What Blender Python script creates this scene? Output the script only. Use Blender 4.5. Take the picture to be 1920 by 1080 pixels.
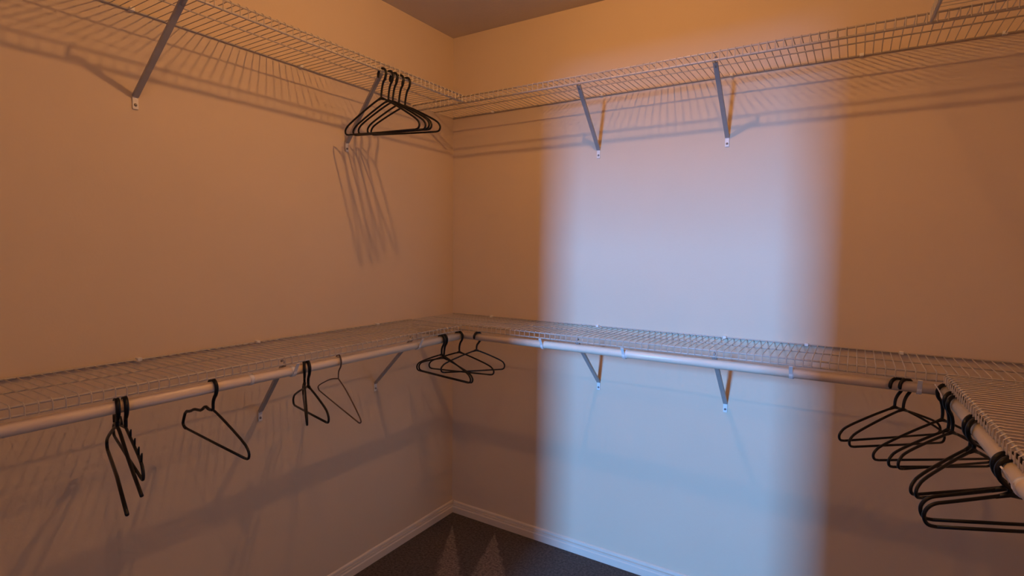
import bpy, math, random
from mathutils import Vector, Matrix
random.seed(7)
scene = bpy.context.scene
COL = scene.collection
for o in list(bpy.data.objects):
    bpy.data.objects.remove(o, do_unlink=True)

# ------------------------------------------------------------------ camera
CAM = Vector((1.7537, -2.2033, 1.3845))
yaw, pit, rol = math.radians(32.2708), math.radians(3.971), math.radians(0.5703)
fw = Vector((-math.sin(yaw) * math.cos(pit), math.cos(yaw) * math.cos(pit), -math.sin(pit)))
rt0 = Vector((math.cos(yaw), math.sin(yaw), 0))
up0 = rt0.cross(fw)
rt = math.cos(rol) * rt0 + math.sin(rol) * up0
up = -math.sin(rol) * rt0 + math.cos(rol) * up0
cd = bpy.data.cameras.new('camera')
cd.sensor_width = 36.0
cd.lens = 1017.62 / 1920 * 36
cd.clip_start = 0.02
cam = bpy.data.objects.new('camera', cd)
m = Matrix((rt, up, -fw)).transposed().to_4x4()
m.translation = CAM
cam.matrix_world = m
COL.objects.link(cam)
scene.camera = cam

# ------------------------------------------------------------------ world, daylight, exposure
w = bpy.data.worlds.new('sky')
scene.world = w
w.use_nodes = True
w.node_tree.nodes['Background'].inputs[0].default_value = (0.35, 0.55, 1.0, 1)
w.node_tree.nodes['Background'].inputs[1].default_value = 0.3
scene.view_settings.view_transform = 'Standard'
scene.view_settings.look = 'None'
scene.view_settings.gamma = 1.0
scene.view_settings.use_curve_mapping = False
scene.view_settings.exposure = 0.0
DAY_POWER = 790.0
BULB_STRENGTHS = (1430.0, 600.0)
WX0, WX1, WZ0, WZ1, WY = 0.89, 1.31, 1.60, 3.20, -7.4      # the landing window
ld = bpy.data.lights.new('window_daylight', 'AREA')
ld.shape = 'RECTANGLE'
ld.size = WX1 - WX0
ld.size_y = WZ1 - WZ0
ld.color = (0.14, 0.42, 1.0)
ld.energy = DAY_POWER
lo = bpy.data.objects.new('window_daylight', ld)
lo.location = ((WX0 + WX1) / 2, WY + 0.03, (WZ0 + WZ1) / 2)
lo.rotation_euler = (math.radians(90), 0, 0)
COL.objects.link(lo)

# ------------------------------------------------------------------ room dimensions
W, ZC, YF = 2.272, 2.44, -2.50          # right wall, ceiling, front wall
ZU, ZL = 2.046, 1.057                    # shelf heights
D = 0.305                                # shelf depth
LIP_U, LIP_L = 0.031, 0.024             # depth of the turned-down front lips
ROD_D, ROD_Z, ROD_R = 0.290, 1.005, 0.0155
SKEW = 0.035                             # the right wall runs a touch out of square
LAMPS = (Vector((1.09, -1.02, 2.398)), Vector((1.78, -2.05, 2.398)))


def skx(x, y):
    return x + SKEW * (-y)


# ------------------------------------------------------------------ materials
def mat(name, col, rough=0.5, metal=0.0, var=0.0, vscale=8.0, bump=0.0, bscale=300.0, spec=0.4, detail=3.0):
    mt = bpy.data.materials.new(name)
    mt.use_nodes = True
    nt = mt.node_tree
    b = nt.nodes['Principled BSDF']
    b.inputs['Base Color'].default_value = (*col, 1)
    b.inputs['Roughness'].default_value = rough
    b.inputs['Metallic'].default_value = metal
    b.inputs['Specular IOR Level'].default_value = spec
    tc = nt.nodes.new('ShaderNodeTexCoord')
    if var:
        n = nt.nodes.new('ShaderNodeTexNoise')
        n.inputs['Scale'].default_value = vscale
        n.inputs['Detail'].default_value = detail
        nt.links.new(tc.outputs['Object'], n.inputs['Vector'])
        r = nt.nodes.new('ShaderNodeValToRGB')
        r.color_ramp.elements[0].position = 0.3
        r.color_ramp.elements[1].position = 0.7
        r.color_ramp.elements[0].color = (*[c * (1 - var) for c in col], 1)
        r.color_ramp.elements[1].color = (*[min(1, c * (1 + var)) for c in col], 1)
        nt.links.new(n.outputs['Fac'], r.inputs['Fac'])
        nt.links.new(r.outputs['Color'], b.inputs['Base Color'])
    if bump:
        n2 = nt.nodes.new('ShaderNodeTexNoise')
        n2.inputs['Scale'].default_value = bscale
        n2.inputs['Detail'].default_value = 2.0
        nt.links.new(tc.outputs['Object'], n2.inputs['Vector'])
        bp = nt.nodes.new('ShaderNodeBump')
        bp.inputs['Strength'].default_value = bump
        bp.inputs['Distance'].default_value = 0.002
        nt.links.new(n2.outputs['Fac'], bp.inputs['Height'])
        nt.links.new(bp.outputs['Normal'], b.inputs['Normal'])
    return mt


WALL_C = (0.70, 0.57, 0.42)
M_wall = mat('wall_paint', WALL_C, 0.75, var=0.015, vscale=3, bump=0.12, bscale=140, spec=0.25)
M_land = mat('landing_paint', (0.20, 0.19, 0.18), 0.8, var=0.02, vscale=3, bump=0.12, bscale=140, spec=0.2)
M_ceil = mat('ceiling_paint', (0.66, 0.60, 0.53), 0.9, var=0.02, vscale=4, bump=0.3, bscale=90, spec=0.1)
M_trim = mat('trim_paint', (0.72, 0.63, 0.52), 0.4, var=0.02, vscale=6)
M_wire = mat('white_coated_wire', (0.54, 0.48, 0.41), 0.35, var=0.03, vscale=20)
M_rod = mat('white_enamel_rod', (0.80, 0.67, 0.52), 0.32, var=0.03, vscale=9)
M_bracket = mat('grey_steel_bracket', (0.40, 0.37, 0.35), 0.38, var=0.05, vscale=25)
M_clip = mat('white_plastic_clip', (0.80, 0.77, 0.72), 0.45, var=0.03, vscale=30)
M_screw = mat('steel_screw', (0.30, 0.27, 0.25), 0.35, metal=0.8, var=0.1, vscale=90)
M_black = mat('black_plastic', (0.006, 0.0055, 0.006), 0.42, var=0.25, vscale=40, spec=0.3)
M_brown = mat('brown_wire', (0.11, 0.065, 0.045), 0.4, var=0.2, vscale=60, spec=0.5)
M_door = mat('door_paint', (0.75, 0.71, 0.66), 0.45, var=0.02, vscale=5)
M_brass = mat('brushed_nickel', (0.55, 0.52, 0.48), 0.3, metal=1.0, var=0.05, vscale=50)
M_porc = mat('white_porcelain', (0.8, 0.78, 0.74), 0.25, var=0.02, vscale=10)

M_glass = bpy.data.materials.new('window_glass')
M_glass.use_nodes = True
_b = M_glass.node_tree.nodes['Principled BSDF']
_b.inputs['Base Color'].default_value = (0.9, 0.95, 1, 1)
_b.inputs['Roughness'].default_value = 0.02
_b.inputs['Transmission Weight'].default_value = 1.0



def bulb_mat(strength):
    mt = bpy.data.materials.new('lit_bulb')
    mt.use_nodes = True
    t_ = mt.node_tree
    t_.nodes.remove(t_.nodes['Principled BSDF'])
    e_ = t_.nodes.new('ShaderNodeEmission')
    e_.inputs['Color'].default_value = (1.0, 0.48, 0.16, 1)
    e_.inputs['Strength'].default_value = strength
    t_.links.new(e_.outputs[0], t_.nodes['Material Output'].inputs['Surface'])
    return mt


# carpet: dark brown pile with lighter swaths left by a vacuum cleaner
M_carpet = bpy.data.materials.new('brown_carpet')
M_carpet.use_nodes = True
nt = M_carpet.node_tree
b = nt.nodes['Principled BSDF']
b.inputs['Roughness'].default_value = 0.95
b.inputs['Specular IOR Level'].default_value = 0.05
b.inputs['Sheen Weight'].default_value = 0.15
tc = nt.nodes.new('ShaderNodeTexCoord')
n1 = nt.nodes.new('ShaderNodeTexNoise')
n1.inputs['Scale'].default_value = 95
n1.inputs['Detail'].default_value = 6
n1.inputs['Roughness'].default_value = 0.75
nt.links.new(tc.outputs['Object'], n1.inputs['Vector'])
ramp = nt.nodes.new('ShaderNodeValToRGB')
ramp.color_ramp.elements[0].position = 0.36
ramp.color_ramp.elements[0].color = (0.030, 0.021, 0.016, 1)
ramp.color_ramp.elements[1].position = 0.66
ramp.color_ramp.elements[1].color = (0.20, 0.148, 0.118, 1)
nt.links.new(n1.outputs['Fac'], ramp.inputs['Fac'])
WEDGES = ((0.095, -0.118, -1.070, -0.810), (0.321, -0.068, -1.267, -0.853))
# two lighter wedges combed by the vacuum cleaner: (apex x, apex y, low angle, high angle)
sep = nt.nodes.new('ShaderNodeSeparateXYZ')
nt.links.new(tc.outputs['Object'], sep.inputs[0])
nlow = nt.nodes.new('ShaderNodeTexNoise'); nlow.inputs['Scale'].default_value = 22
nlow.inputs['Detail'].default_value = 3
nt.links.new(tc.outputs['Object'], nlow.inputs['Vector'])


def mnode(op, a=None, b=None, c=None):
    n_ = nt.nodes.new('ShaderNodeMath'); n_.operation = op
    for i_, v_ in enumerate((a, b, c)):
        if v_ is None: continue
        if isinstance(v_, (int, float)): n_.inputs[i_].default_value = v_
        else: nt.links.new(v_, n_.inputs[i_])
    return n_.outputs[0]


total = None
for ax_, ay_, lo_, hi_ in WEDGES:
    an = mnode('ARCTAN2', mnode('SUBTRACT', sep.outputs[1], ay_), mnode('SUBTRACT', sep.outputs[0], ax_))
    an = mnode('ADD', an, mnode('MULTIPLY_ADD', nlow.outputs['Fac'], 0.16, -0.08))
    mid, half = (lo_ + hi_) / 2, (hi_ - lo_) / 2
    off = mnode('ABSOLUTE', mnode('SUBTRACT', an, mid))
    mr = nt.nodes.new('ShaderNodeMapRange')
    mr.interpolation_type = 'SMOOTHSTEP'
    mr.inputs['From Min'].default_value = half + 0.03
    mr.inputs['From Max'].default_value = half - 0.04
    nt.links.new(off, mr.inputs['Value'])
    total = mr.outputs['Result'] if total is None else mnode('MAXIMUM', total, mr.outputs['Result'])
sc_out = mnode('MULTIPLY_ADD', total, 0.95, 0.68)
mx = nt.nodes.new('ShaderNodeVectorMath'); mx.operation = 'SCALE'
nt.links.new(ramp.outputs['Color'], mx.inputs[0]); nt.links.new(sc_out, mx.inputs['Scale'])
nt.links.new(mx.outputs['Vector'], b.inputs['Base Color'])
bp = nt.nodes.new('ShaderNodeBump'); bp.inputs['Strength'].default_value = 0.9; bp.inputs['Distance'].default_value = 0.008
nt.links.new(n1.outputs['Fac'], bp.inputs['Height']); nt.links.new(bp.outputs['Normal'], b.inputs['Normal'])


# ------------------------------------------------------------------ mesh helpers
class MB:
    def __init__(s):
        s.v, s.f = [], []

    def box(s, x0, x1, y0, y1, z0, z1):
        k = len(s.v)
        s.v += [(x, y, z) for z in (z0, z1) for y in (y0, y1) for x in (x0, x1)]
        s.f += [tuple(k + i for i in q) for q in ((0, 2, 3, 1), (4, 5, 7, 6), (0, 1, 5, 4), (2, 6, 7, 3), (0, 4, 6, 2), (1, 3, 7, 5))]
        return s

    def prism(s, prof, a, b, fn):
        """extrude closed 2-d profile from a to b; fn(p, q, t) -> point"""
        k, n = len(s.v), len(prof)
        for t in (a, b):
            s.v += [tuple(fn(p, q, t)) for p, q in prof]
        s.f += [(k + i, k + (i + 1) % n, k + n + (i + 1) % n, k + n + i) for i in range(n)]
        s.f += [tuple(k + i for i in reversed(range(n))), tuple(k + n + i for i in range(n))]
        return s

    def tube(s, path, r, n=6, cap=True, flat=1.0):
        P = [Vector(p) for p in path]
        rr = r if isinstance(r, (list, tuple)) else [r] * len(P)
        k = len(s.v)
        T = []
        for i in range(len(P)):
            a = P[max(0, i - 1)]; c = P[min(len(P) - 1, i + 1)]
            T.append((c - a).normalized())
        ref = Vector((0, 1, 0)) if abs(T[0].y) < 0.9 else Vector((0, 0, 1))
        N = (ref - T[0] * ref.dot(T[0])).normalized()
        for i in range(len(P)):
            N = (N - T[i] * N.dot(T[i])).normalized()
            B = T[i].cross(N)
            for j in range(n):
                a = 2 * math.pi * j / n
                s.v.append(tuple(P[i] + N * (math.cos(a) * rr[i] * flat) + B * (math.sin(a) * rr[i])))
        for i in range(len(P) - 1):
            for j in range(n):
                s.f.append((k + i * n + j, k + i * n + (j + 1) % n, k + (i + 1) * n + (j + 1) % n, k + (i + 1) * n + j))
        if cap:
            s.f.append(tuple(k + j for j in reversed(range(n))))
            s.f.append(tuple(k + (len(P) - 1) * n + j for j in range(n)))
        return s

    def bar(s, p0, p1, wd, th, side):
        """rectangular bar from p0 to p1; side = width direction"""
        p0, p1 = Vector(p0), Vector(p1)
        t = (p1 - p0).normalized()
        a = Vector(side); a = (a - t * a.dot(t)).normalized()
        c = t.cross(a)
        k = len(s.v)
        for p in (p0, p1):
            for i, j in ((-1, -1), (1, -1), (1, 1), (-1, 1)):
                s.v.append(tuple(p + a * (i * wd / 2) + c * (j * th / 2)))
        s.f += [tuple(k + i for i in q) for q in ((3, 2, 1, 0), (4, 5, 6, 7), (0, 1, 5, 4), (1, 2, 6, 5), (2, 3, 7, 6), (3, 0, 4, 7))]
        return s

    def lathe(s, prof, n=24, c=(0, 0, 0), axis='z'):
        k, m_ = len(s.v), len(prof)
        for j in range(n):
            a = 2 * math.pi * j / n
            for r, h in prof:
                if axis == 'z':
                    s.v.append((c[0] + r * math.cos(a), c[1] + r * math.sin(a), c[2] + h))
                elif axis == 'y':
                    s.v.append((c[0] + r * math.cos(a), c[1] + h, c[2] + r * math.sin(a)))
                else:
                    s.v.append((c[0] + h, c[1] + r * math.cos(a), c[2] + r * math.sin(a)))
        for j in range(n):
            for i in range(m_ - 1):
                s.f.append((k + j * m_ + i, k + ((j + 1) % n) * m_ + i, k + ((j + 1) % n) * m_ + i + 1, k + j * m_ + i + 1))
        return s

    def mesh(s, name, m, smooth=False):
        me = bpy.data.meshes.new(name)
        me.from_pydata(s.v, [], s.f)
        me.materials.append(m)
        import bmesh
        bm = bmesh.new(); bm.from_mesh(me)
        bmesh.ops.remove_doubles(bm, verts=bm.verts, dist=1e-6)
        bmesh.ops.recalc_face_normals(bm, faces=bm.faces)
        bm.to_mesh(me); bm.free()
        if smooth:
            me.polygons.foreach_set('use_smooth', [True] * len(me.polygons))
        return me

    def build(s, name, m, parent=None, smooth=False, bevel=0.0):
        o = bpy.data.objects.new(name, s.mesh(name, m, smooth))
        COL.objects.link(o)
        if parent:
            o.parent = parent
        if bevel:
            bv = o.modifiers.new('bevel', 'BEVEL'); bv.width = bevel; bv.segments = 2; bv.limit_method = 'ANGLE'
        return o


def tag(o, label=None, cat=None, group=None, kind=None):
    if label: o['label'] = label
    if cat: o['category'] = cat
    if group: o['group'] = group
    if kind: o['kind'] = kind
    return o


def empty(name, loc, rot=(0, 0, 0)):
    o = bpy.data.objects.new(name, None)
    o.empty_display_size = 0.05
    o.location = loc; o.rotation_euler = rot
    COL.objects.link(o)
    return o


def struct(name, mb, m, label, cat, bevel=0.0):
    return tag(mb.build(name, m, bevel=bevel), label, cat, kind='structure')


# ------------------------------------------------------------------ the closet shell
T = 0.12
DX0, DX1, DH = 0.772, 1.440, 2.03        # doorway in the front wall
struct('floor', MB().box(-T, W + 0.3, YF - T, T, -0.08, 0), M_carpet, 'dark brown carpet with lighter vacuum swaths', 'carpet floor')
struct('ceiling', MB().box(-T, W + 0.3, YF - T, T, ZC, ZC + 0.1), M_ceil, 'flat painted ceiling above the closet', 'ceiling')
struct('wall_left', MB().box(-T, 0, YF - T, T, 0, ZC), M_wall, 'beige painted wall with the long side shelves and most loose hangers', 'wall')
struct('wall_back', MB().box(0, W + 0.3, 0, T, 0, ZC), M_wall, 'beige painted end wall lit by the blue band of daylight', 'wall')
wr = MB()
wr.prism([(skx(W, 0), 0), (skx(W, YF), YF), (skx(W, YF) + T, YF), (skx(W, 0) + T + .08, 0)], 0, ZC, lambda p, q, t: (p, q, t))
struct('wall_right', wr, M_wall, 'beige painted wall behind the shelf with the crowded black hangers', 'wall')
wf = MB()
wf.box(0, DX0, YF - T, YF, 0, ZC).box(DX1, W + 0.3, YF - T, YF, 0, ZC).box(DX0, DX1, YF - T, YF, DH, ZC)
struct('wall_front', wf, M_wall, 'beige painted wall around the closet doorway', 'wall')

# baseboards with a stepped moulding profile (p = out from wall, q = height)
BB = [(0, 0), (0.0135, 0), (0.0135, 0.030), (0.0105, 0.034), (0.0105, 0.043), (0.0045, 0.0445), (0.0045, 0.0480), (0.0085, 0.0495), (0.007, 0.0565), (0.003, 0.0600), (0, 0.0605)]
struct('baseboard_left', MB().prism(BB, YF + .0005, -.0005, lambda p, q, t: (p, t, q)), M_trim, 'white moulded baseboard under the left wall', 'baseboard')
struct('baseboard_back', MB().prism(BB, 0.0135, W - .0005, lambda p, q, t: (t, -p, q)), M_trim, 'white moulded baseboard under the back wall', 'baseboard')
struct('baseboard_right', MB().prism(BB, YF + .0005, -0.0135, lambda p, q, t: (skx(W, t) - p, t, q)), M_trim, 'white moulded baseboard under the right wall', 'baseboard')

# doorway casing (closet side)
tr = MB()
tr.box(DX0 - 0.06, DX0, YF, YF + 0.014, 0, DH + 0.06).box(DX1, DX1 + 0.06, YF, YF + 0.014, 0, DH + 0.06).box(DX0, DX1, YF, YF + 0.014, DH, DH + 0.06)
struct('trim_1', tr, M_trim, 'white casing round the closet doorway', 'door casing', bevel=0.003)

# door leaf standing open into the landing
dr = MB().box(DX1, DX1 + 0.035, YF - T - 0.63, YF - T - 0.004, 0.01, DH - 0.01)
dl = tag(dr.build('door_1', M_door, bevel=0.002), 'white closet door standing open into the landing', 'door', kind='structure')
for z in (0.35, 1.05, 1.70):
    MB().box(DX1 - 0.006, DX1, YF - T - 0.55, YF - T - 0.08, z - 0.25, z + 0.25).build('panel', M_door, dl, bevel=0.004)
MB().lathe([(0, 0), (0.012, 0), (0.012, -0.03), (0.026, -0.04), (0.026, -0.06), (0, -0.066)], 20, (DX1, YF - T - 0.57, 0.95), 'x').build('door_handle', M_brass, dl, True)

# the landing outside and its window
HX0, HX1, HY, HZ = 0.15, 2.3, WY, 3.40
struct('floor_landing', MB().box(HX0 - .1, HX1 + .1, HY - .1, YF - T, -0.08, 0), M_carpet, 'brown carpet of the landing', 'carpet floor')
struct('ceiling_landing', MB().box(HX0 - .1, HX1 + .1, HY - .1, YF - T, HZ, HZ + .1), M_land, 'ceiling of the landing', 'ceiling')
struct('wall_landing_left', MB().box(HX0 - .1, HX0, HY - .1, YF - T, 0, HZ), M_land, 'left wall of the landing', 'wall')
struct('wall_landing_right', MB().box(HX1, HX1 + .1, HY - .1, YF - T, 0, HZ), M_land, 'right wall of the landing', 'wall')
wl = MB().box(HX0, WX0 - .04, HY - .1, HY, 0, HZ).box(WX1 + .04, HX1, HY - .1, HY, 0, HZ)
wl.box(WX0 - .04, WX1 + .04, HY - .1, HY, 0, WZ0 - .04).box(WX0 - .04, WX1 + .04, HY - .1, HY, WZ1 + .04, HZ)
struct('wall_landing_end', wl, M_land, 'end wall of the landing around the tall window', 'wall')
wlh = MB().box(HX0, HX1, YF - T, YF - T + .05, ZC + .1, HZ)
struct('wall_landing_front', wlh, M_land, 'wall above the closet ceiling on the landing side', 'wall')
wn = empty('window_1', ((WX0 + WX1) / 2, HY, WZ0))
tag(wn, 'tall narrow window at the end of the landing', 'window', kind='structure')
cx, cz = (WX0 + WX1) / 2, WZ0
fr = MB()
fr.box(WX0 - .04 - cx, WX0 - cx, -.08, 0, -.04, WZ1 - cz + .04).box(WX1 - cx, WX1 + .04 - cx, -.08, 0, -.04, WZ1 - cz + .04)
fr.box(WX0 - cx, WX1 - cx, -.08, 0, -.04, 0).box(WX0 - cx, WX1 - cx, -.08, 0, WZ1 - cz, WZ1 - cz + .04)
fr.build('window_frame', M_trim, wn)
MB().box(WX0 - cx, WX1 - cx, -.06, -.054, 0, WZ1 - cz).build('pane', M_glass, wn)

# ------------------------------------------------------------------ ceiling lamp
R_B = 0.0175
for LAMP, power, lab in zip(LAMPS, BULB_STRENGTHS, ('bare bulb in a white porcelain holder on the ceiling, in the middle of the closet', 'bare bulb in a white porcelain holder on the ceiling, by the doorway')):
    lamp = tag(empty('ceiling_lamp', (LAMP.x, LAMP.y, ZC)), lab, 'lamp', 'bare ceiling bulbs')
    MB().lathe([(0, 0), (0.055, 0), (0.055, -0.006), (0.03, -0.011), (0.02, -0.0145), (0, -0.0145)], 28).build('lamp_holder', M_porc, lamp, True)
    dz = LAMP.z - ZC
    pts = [(R_B * math.sin(math.pi * i / 16), dz - R_B * math.cos(math.pi * i / 16)) for i in range(17)]
    MB().lathe(pts, 28).build('bulb', bulb_mat(power), lamp, True)

# ------------------------------------------------------------------ wire shelves
PITCH = 0.0235
LIPR_U = 0.0042
CW, SW = 0.0015, 0.0030                  # cross wire, long wire radii


def wire_shelf(name, axis, a0, a1, wall, out, depth, z, label, clips=(), skew=False):
    """axis 'x' or 'y': run direction; wall = coordinate of the wall; out = +1/-1 direction away from the wall"""
    LIP = LIP_U if z > 1.5 else LIP_L
    root = tag(empty(name, (0, 0, 0)), label, 'wire shelf', 'white wire closet shelves')

    def pt(a, d, zz):
        if axis == 'x':
            return (a, wall + out * d, zz)
        x = wall + out * d
        return (skx(x, a) if skew else x, a, zz)
    for nm, d, dz_, r in (('back_wire', 0.006, 0, SW), ('middle_wire', depth * 0.5, -CW - .0023, .0023), ('front_wire', depth - SW, -CW - SW, SW), ('lip_wire', depth - 0.0005, -LIP, LIPR_U if z > 1.5 else SW)):
        MB().tube([pt(a0, d, z + dz_), pt(a1, d, z + dz_)], r, 6).build(nm, M_wire, root, True)
    # one cross wire: runs over the deck, bends down the lip
    me = None
    n = int((a1 - a0 - 0.01) / PITCH)
    for i in range(n + 1):
        a = a0 + 0.005 + i * PITCH
        if me is None:
            q = [(0.003, 0), (depth - 0.004, 0), (depth, -0.003), (depth + 0.004, -0.006), (depth + 0.004, -LIP - 0.002)]
            if axis == 'x':
                me = MB().tube([(0, out * d, zz) for d, zz in q], CW, 4).mesh('cross_wire', M_wire)
            else:
                me = MB().tube([(out * d, 0, zz) for d, zz in q], CW, 4).mesh('cross_wire', M_wire)
        o = bpy.data.objects.new('cross_wire', me)
        o.location = pt(a, 0, z)
        o.parent = root
        COL.objects.link(o)
    for c in clips:
        mb = MB()
        if axis == 'x':
            mb.box(c - .006, c + .006, wall + out * 0.0, wall + out * .016, z - .004, z + .006)
        else:
            x0, x1 = sorted((pt(c, 0, 0)[0], pt(c, .016, 0)[0]))
            mb.box(x0, x1, c - .006, c + .006, z - .004, z + .006)
        mb.build('wall_clip', M_clip, root, bevel=0.001)
    return root


YN = -2.47
wire_shelf('wire_shelf', 'y', YN, -D - 0.012, 0, 1, D, ZU, 'upper wire shelf on the left wall carrying the bunch of black hangers', (-2.1, -1.45, -.9, -.4))
wire_shelf('wire_shelf', 'x', 0.004, W - 0.003, 0, -1, D, ZU, 'upper wire shelf along the back wall above the blue daylight', (.25, .81, 1.33, 1.74, 2.1))
wire_shelf('wire_shelf', 'y', YN, -D - 0.012, W, -1, 0.385, ZU, 'upper wire shelf on the right wall, only its end in sight', (-2.1, -1.45, -.9, -.4), True)
wire_shelf('wire_shelf', 'y', YN, -D - 0.012, 0, 1, D, ZL, 'lower wire shelf on the left wall above the rod with spread hangers', (-2.1, -1.464, -1.094, -.533))
wire_shelf('wire_shelf', 'x', 0.004, W - 0.003, 0, -1, D, ZL, 'lower wire shelf along the back wall crossing the blue daylight', (.25, .813, 1.341, 1.619, 1.896))
wire_shelf('wire_shelf', 'y', YN, -D - 0.012, W, -1, D, ZL, 'lower wire shelf on the right wall over the crowded black hangers', (-2.1, -1.5, -.95, -.4), True)


# ------------------------------------------------------------------ shelf brackets
def bracket(foot, front, label):
    foot, front = Vector(foot), Vector(front)
    root = tag(empty('shelf_bracket', foot), label, 'bracket', 'diagonal steel shelf brackets')
    nrm = Vector((1, 0, 0)) if abs(foot.x) < 1e-6 else Vector((0, -1, 0))
    side = Vector((0, 1, 0)) if nrm.x else Vector((1, 0, 0))
    d = front - foot
    p0 = nrm * 0.006 + Vector((0, 0, 0.008))
    # channel strut: web and two flanges
    mb = MB().bar(p0, d, 0.015, 0.0022, side)
    t = (d - p0).normalized(); c = t.cross(side).normalized()
    if c.z > 0: c = -c
    for s_ in (-1, 1):
        off = side * (s_ * 0.007) - c * 0.0035
        mb.bar(p0 + off, d + off, 0.0015, 0.007, side)
    mb.build('strut', M_bracket, root)
    # foot tab against the wall, with a screw
    f = MB()
    a = nrm * 0.0025
    f.bar(Vector((0, 0, 0.014)) + a, Vector((0, 0, -0.026)) + a, 0.015, 0.003, side)
    f.build('foot_plate', M_clip, root, bevel=0.001)
    ax = 'x' if nrm.x else 'y'
    sg = 1 if nrm.x else -1
    ctr = nrm * 0.004 + Vector((0, 0, -0.014))
    MB().lathe([(0, sg * 0.0025), (0.003, sg * 0.0022), (0.0045, sg * 0.0), (0, 0)], 12, ctr, ax).build('screw', M_screw, root, True)
    # hooked top end that clips over the front wire
    h = MB()
    h.tube([d - t * 0.02, d, d + Vector((0, 0, 0.012)) + nrm * 0.004, d + Vector((0, 0, 0.017)) - nrm * 0.004, d + Vector((0, 0, 0.012)) - nrm * 0.012], 0.0035, 6)
    h.build('top_hook', M_bracket, root, True)
    return root


bracket((0, -1.446, 1.80), (.285, -1.446, ZU - .032), 'steel bracket under the upper left shelf, far from the corner')
bracket((0, -.685, 1.80), (.285, -.768, ZU - .032), 'steel bracket behind the bunch of hangers on the upper shelf')
bracket((0, -1.086, .80), (.285, -1.185, ZL - .032), 'steel bracket under the lower left shelf behind the black hangers')
bracket((0, -.542, .79), (.285, -.617, ZL - .032), 'steel bracket under the lower left shelf near the corner')
bracket((.798, 0, 1.81), (.831, -.285, ZU - .032), 'steel bracket under the upper back shelf, the one nearer the corner')
bracket((1.322, 0, 1.81), (1.330, -.285, ZU - .032), 'steel bracket under the middle of the upper back shelf')
bracket((.821, 0, .80), (.846, -.285, ZL - .032), 'steel bracket under the lower back shelf, the one nearer the corner')
bracket((1.351, 0, .79), (1.361, -.285, ZL - .032), 'steel bracket under the middle of the lower back shelf')
bracket((0, -2.15, 1.80), (.285, -2.15, ZU - .032), 'steel bracket under the upper left shelf next to the doorway wall')
bracket((0, -1.95, .80), (.285, -1.95, ZL - .032), 'steel bracket under the lower left shelf next to the doorway wall')


# ------------------------------------------------------------------ hanging rods
def rod(axis, a0, a1, fixed, label, hooks, joints, skew=False, inward=1):
    root = tag(empty('closet_rod', (0, 0, 0)), label, 'hanging rod', 'white hanging rods under the lower shelves')

    def pt(a, off=0.0, dz_=0.0):
        if axis == 'x':
            return Vector((a, fixed + off, ROD_Z + dz_))
        x = fixed + off
        return Vector((skx(x, a) if skew else x, a, ROD_Z + dz_))
    MB().tube([pt(a0), pt(a1)], ROD_R, 20).build('tube', M_rod, root, True)
    for a in joints:
        MB().tube([pt(a - .006), pt(a + .006)], ROD_R + 0.0012, 20).build('joint_sleeve', M_clip, root, True)
    along = (pt(a1) - pt(a0)).normalized()
    for a in hooks:
        # saddle: wraps under the rod, rises to the lip wire of the shelf
        cr = Vector((-along.y, along.x, 0))
        if inward < 0: cr = -cr
        c = pt(a)
        path = []
        for k in range(0, 11):
            th = math.radians(150 + k * 21)
            path.append(c + cr * (math.cos(th) * (ROD_R + .0022)) + Vector((0, 0, math.sin(th) * (ROD_R + .0022))))
        path.append(c + cr * .026 + Vector((0, 0, .016)))
        path.append(c + cr * .0325 + Vector((0, 0, .026)))
        mb = MB()
        for q0, q1 in zip(path[:-1], path[1:]):
            mb.bar(q0, q1 + (q1 - q0) * .12, 0.011, 0.0026, along)
        mb.build('rod_hook', M_clip, root)
    return root


XR = 1.972
rod('y', YN, -ROD_D - ROD_R - .001, ROD_D, 'white rod under the lower left shelf holding the spread-out hangers', (-1.161, -.593, -2.05), (-1.165, -1.30), inward=-1)
rod('x', 0.03, XR - ROD_R + .004, -ROD_D, 'white rod along the back wall crossing the blue daylight', (.70, 1.045, 1.598, 1.923), (1.05, 1.60), inward=-1)
rod('y', YN, -ROD_D + .005, XR, 'white rod under the lower right shelf, crowded with hooks', (-.36, -1.02, -1.7), (-1.02,), True, inward=1)


# ------------------------------------------------------------------ hangers
def chaikin(p, it=2):
    p = [Vector(a) for a in p]
    for _ in range(it):
        q = [p[0]]
        for a, b_ in zip(p[:-1], p[1:]):
            q += [a * .75 + b_ * .25, a * .25 + b_ * .75]
        q.append(p[-1])
        p = q
    return p


HZT = ROD_Z + ROD_R + 0.0052            # centre line of a hook over a rod
HZU = ZU - LIP_U + LIPR_U + 0.0044            # centre line of a hook over the lip wire


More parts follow.
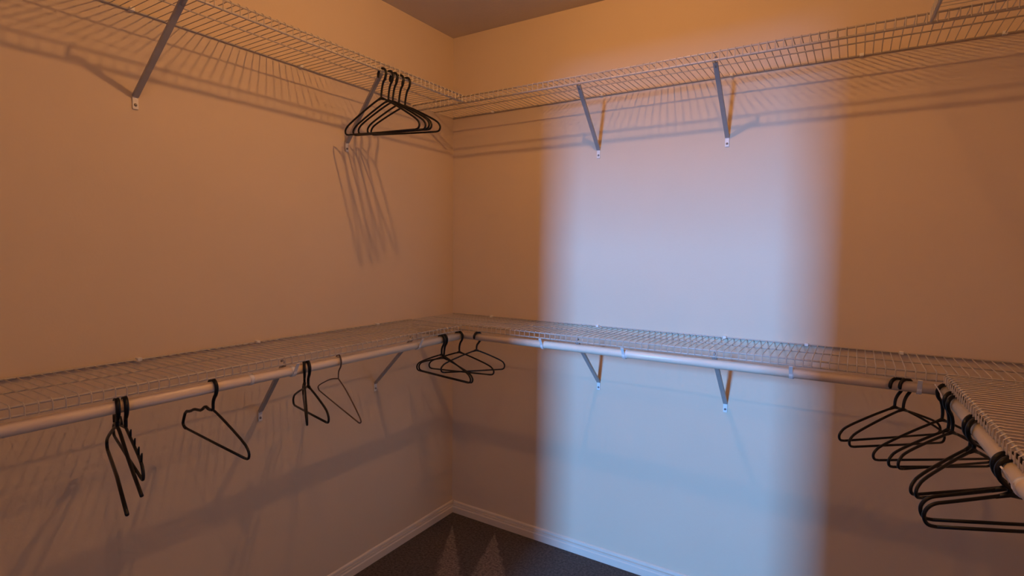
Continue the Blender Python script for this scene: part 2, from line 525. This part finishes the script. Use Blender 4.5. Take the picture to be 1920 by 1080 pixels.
def hanger(label, kind, s, phi, w, v, tau, vn, style='plain', flip=False, r=0.0034, hr=0.0050, m=None, group=None):
    m = m or M_black
    if kind == 'L': H, ax = Vector((ROD_D, -s, HZT)), Vector((0, 1, 0))
    elif kind == 'B': H, ax = Vector((s, -ROD_D, HZT)), Vector((1, 0, 0))
    elif kind == 'R': H, ax = Vector((skx(XR, -s), -s, HZT)), Vector((-SKEW, 1, 0)).normalized()
    else: H, ax = Vector((D, -s, HZU)), Vector((0, 1, 0))
    ph = math.radians(phi)
    root = tag(empty('clothes_hanger', H, (0, -math.radians(tau), ph)), label, 'hanger', group or 'loose clothes hangers')
    u = Vector((math.cos(ph), math.sin(ph), 0))
    sn_ = max(.45, abs(u.cross(ax).z))
    rc = ROD_R + .0052
    hx = rc / sn_ + (0.001 if kind != 'U' else 0)
    f = -1 if flip else 1
    # hook
    q = []
    for k in range(0, 13):
        th = math.radians(205 - k * 18)
        q.append((f * hx * math.cos(th), 0, -rc + rc * math.sin(th)))
    q += [(f * hx * .80, 0, -rc - .017), (f * hx * .30, 0, -rc - .029), (0, 0, -max(vn - .022, rc + .034)), (0, 0, -vn)]
    q = chaikin(q, 1)
    rad = [hr] * len(q)
    for i in range(len(q)):
        t_ = i / (len(q) - 1)
        rad[i] = hr * (0.75 if t_ < .04 else 1.0) * (1 - .25 * max(0, (t_ - .75) / .25))
    MB().tube(q, rad, 8).build('hook', m, root, True)
    # shoulders
    e = min(.018, (v - vn) * .4)
    bz_ = .017

    def side(sg, upto='end'):
        p = [(0, 0, -vn), (sg * .02, 0, -vn - .004), (sg * w * .45, 0, -vn - (v - vn - e) * .42), (sg * (w - .022), 0, -v + e + .004), (sg * (w - .004), 0, -v + e * .4), (sg * w, 0, -v - .004), (sg * (w - .006), 0, -v - .015), (sg * (w - .022), 0, -v - .017)]
        return p
    if style == 'open':
        a = side(-1); bpath = side(1)
        MB().tube(chaikin(a), r * 1.1, 8).build('shoulder', m, root, True)
        MB().tube(chaikin([(0, 0, -vn), (.02, .002, -vn - .006), (w * .5, .006, -vn - (v - vn) * .45), (w - .01, .016, -v + .004)]), r * 1.1, 8).build('shoulder', m, root, True)
        MB().tube([(-w + .022, 0, -v - .017), (0, -.004, -v - .018), (w + .004, -.013, -v - .022)], r * 1.15, 8).build('bottom_bar', m, root, True)
    else:
        for sg in (-1, 1):
            p = side(sg)
            if style == 'wavy' and sg < 0:
                p = [(0, 0, -vn), (-.025, 0, -vn - .004), (-.045, 0, -vn + .002), (-.07, 0, -vn - .016), (-.09, 0, -vn - .019), (-.115, 0, -vn - .022), (-.14, 0, -vn - .034), (-w + .02, 0, -vn - .040), (-w + .004, 0, -v + .004), (-w, 0, -v - .008), (-w + .012, 0, -v - .017), (-w + .022, 0, -v - .017)]
            if style == 'square':
                p = [(0, 0, -vn), (sg * .02, 0, -vn - .004), (sg * (w - .04), 0, -vn - .019), (sg * (w - .014), 0, -v + .016), (sg * w, 0, -v + .002), (sg * w, 0, -v - .014), (sg * (w - .008), 0, -v - .025), (sg * (w - .022), 0, -v - .027)]
                bz_ = .027
            if style == 'wire':
                p = [(0, 0, -vn), (sg * w * .35, 0, -vn - (v - vn) * .25), (sg * w * .85, 0, -v + .012), (sg * w, 0, -v - .006), (sg * (w - .012), 0, -v - .016), (sg * (w - .022), 0, -v - .017)]
            sh = MB().tube(chaikin(p, 1 if style == 'wavy' else 2), r * (1.25 if style == 'wavy' and sg < 0 else 1.0), 8).build('shoulder', m, root, True)
            if style == 'notched':
                for t_ in (.28, .52, .74, .9):
                    bx = sg * w * t_
                    bz = -vn - (v - vn - e) * t_ * .97
                    MB().tube([(bx, 0, bz), (bx + sg * .004, 0, bz + .010), (bx + sg * .012, 0, bz + .021)], [r * .9, r * .8, r * .45], 6).build('strap_notch', m, sh, True)
        MB().tube([(-w + .022, 0, -v - bz_), (0, 0, -v - bz_ - .0005), (w - .022, 0, -v - bz_)], r, 8).build('bottom_bar', m, root, True)
        if style in ('plain', 'square'):
            # short gusset where the stem meets the shoulders
            MB().tube([(-.024, 0, -vn - .0058), (0, 0, -vn + .001), (.024, 0, -vn - .0058)], [r * .9, r * 1.7, r * .9], 8).build('neck', m, root, True)
    return root


GU = 'black hangers bunched on the upper left shelf'
GL = 'hangers spread along the left rod'
GC = 'black hangers in the far corner'
GR = 'black hangers crowded on the right rod'
GB = 'black hangers at the right end of the back rod'
hanger('black hanger bunched on the upper left shelf, the one furthest from the room corner', 'U', .785, -3, .197, .205, -3.4, .104, group=GU, r=.0035, hr=.0044)
hanger('black hanger bunched on the upper left shelf, fourth from the room corner', 'U', .750, -4, .197, .200, -3.6, .104, group=GU, r=.0035, hr=.0044)
hanger('black hanger bunched on the upper left shelf, in the middle of the bunch', 'U', .727, -5, .197, .192, -4.0, .102, group=GU, r=.0035, hr=.0044)
hanger('black hanger bunched on the upper left shelf, second from the room corner', 'U', .695, -6, .183, .186, -4.5, .104, group=GU, r=.0035, hr=.0044)
hanger('black hanger bunched on the upper left shelf, the one closest to the room corner', 'U', .662, -3, .187, .186, -4.5, .104, group=GU, r=.0035, hr=.0044)
hanger('black hanger with its bottom bar sprung open at one end', 'L', 1.634, -14.5, .201, .175, -3, .070, 'open', group=GL, r=.0036, hr=.0053)
hanger('black hanger with spiky strap notches beside the sprung-open one', 'L', 1.617, -14.0, .200, .128, 0, .075, 'notched', group=GL, r=.0034, hr=.0053)
hanger('black hanger with one wavy shoulder hanging alone on the left rod', 'L', 1.406, -4.2, .190, .159, -1.6, .085, 'wavy', group=GL, r=.0034, hr=.0053)
hanger('plain black hanger seen as a triangle beside the brown wire hanger', 'L', 1.104, -21.4, .195, .150, 5.4, .081, 'plain', group=GL, r=.0034, hr=.0053)
hanger('black hanger seen edge-on against the triangular black one', 'L', 1.116, -35, .195, .135, .7, .070, 'plain', group=GL, r=.003, hr=.0045)
hanger('thin brown wire hanger on the left rod', 'L', .979, -18.8, .197, .162, -4.7, .083, 'wire', group=GL, r=.0023, hr=.0027, m=M_brown)
hanger('black hanger on the left rod, outermost of the three before the corner', 'L', .440, -15, .195, .160, 1.8, .085, group=GC)
hanger('black hanger on the left rod, middle one of the three before the corner', 'L', .424, -13.8, .190, .163, 1.3, .101, group=GC)
hanger('black hanger at the very end of the left rod, tucked into the corner', 'L', .322, -2, .186, .161, 3, .092, group=GC)
hanger('black hanger on the corner end of the back rod', 'B', .372, 81, .197, .152, -7, .079, group=GC)
hanger('black hanger on the back rod reaching furthest into the blue daylight', 'B', 1.872, 52, .211, .158, -3.3, .086, group=GB)
hanger('black hanger on the back rod beside the one reaching into the blue daylight', 'B', 1.894, 54, .210, .175, -5.4, .089, group=GB)
hanger('black hanger on the right rod, the first out from the back wall', 'R', .305, 48, .232, .195, -5, .100, flip=True, group=GR)
hanger('black hanger on the right rod, second out from the back wall', 'R', .405, 54, .218, .180, -7.9, .100, flip=True, group=GR)
hanger('black hanger on the right rod, third out from the back wall', 'R', .445, 57, .214, .163, -6.7, .094, flip=True, group=GR)
hanger('black hanger on the right rod, fourth out from the back wall', 'R', .640, 56.8, .205, .153, -7.5, .074, flip=True, group=GR)
hanger('black hanger on the right rod, fifth out from the back wall', 'R', .675, 58.0, .204, .146, -7.9, .068, flip=True, group=GR)
hanger('wide-ended black hanger on the right rod, sixth out from the back wall', 'R', .905, 27, .143, .105, 0, .066, 'square', flip=True, group=GR)
hanger('wide-ended black hanger on the right rod, the last before the doorway end', 'R', .935, 27, .141, .105, 0, .066, 'square', flip=True, group=GR)
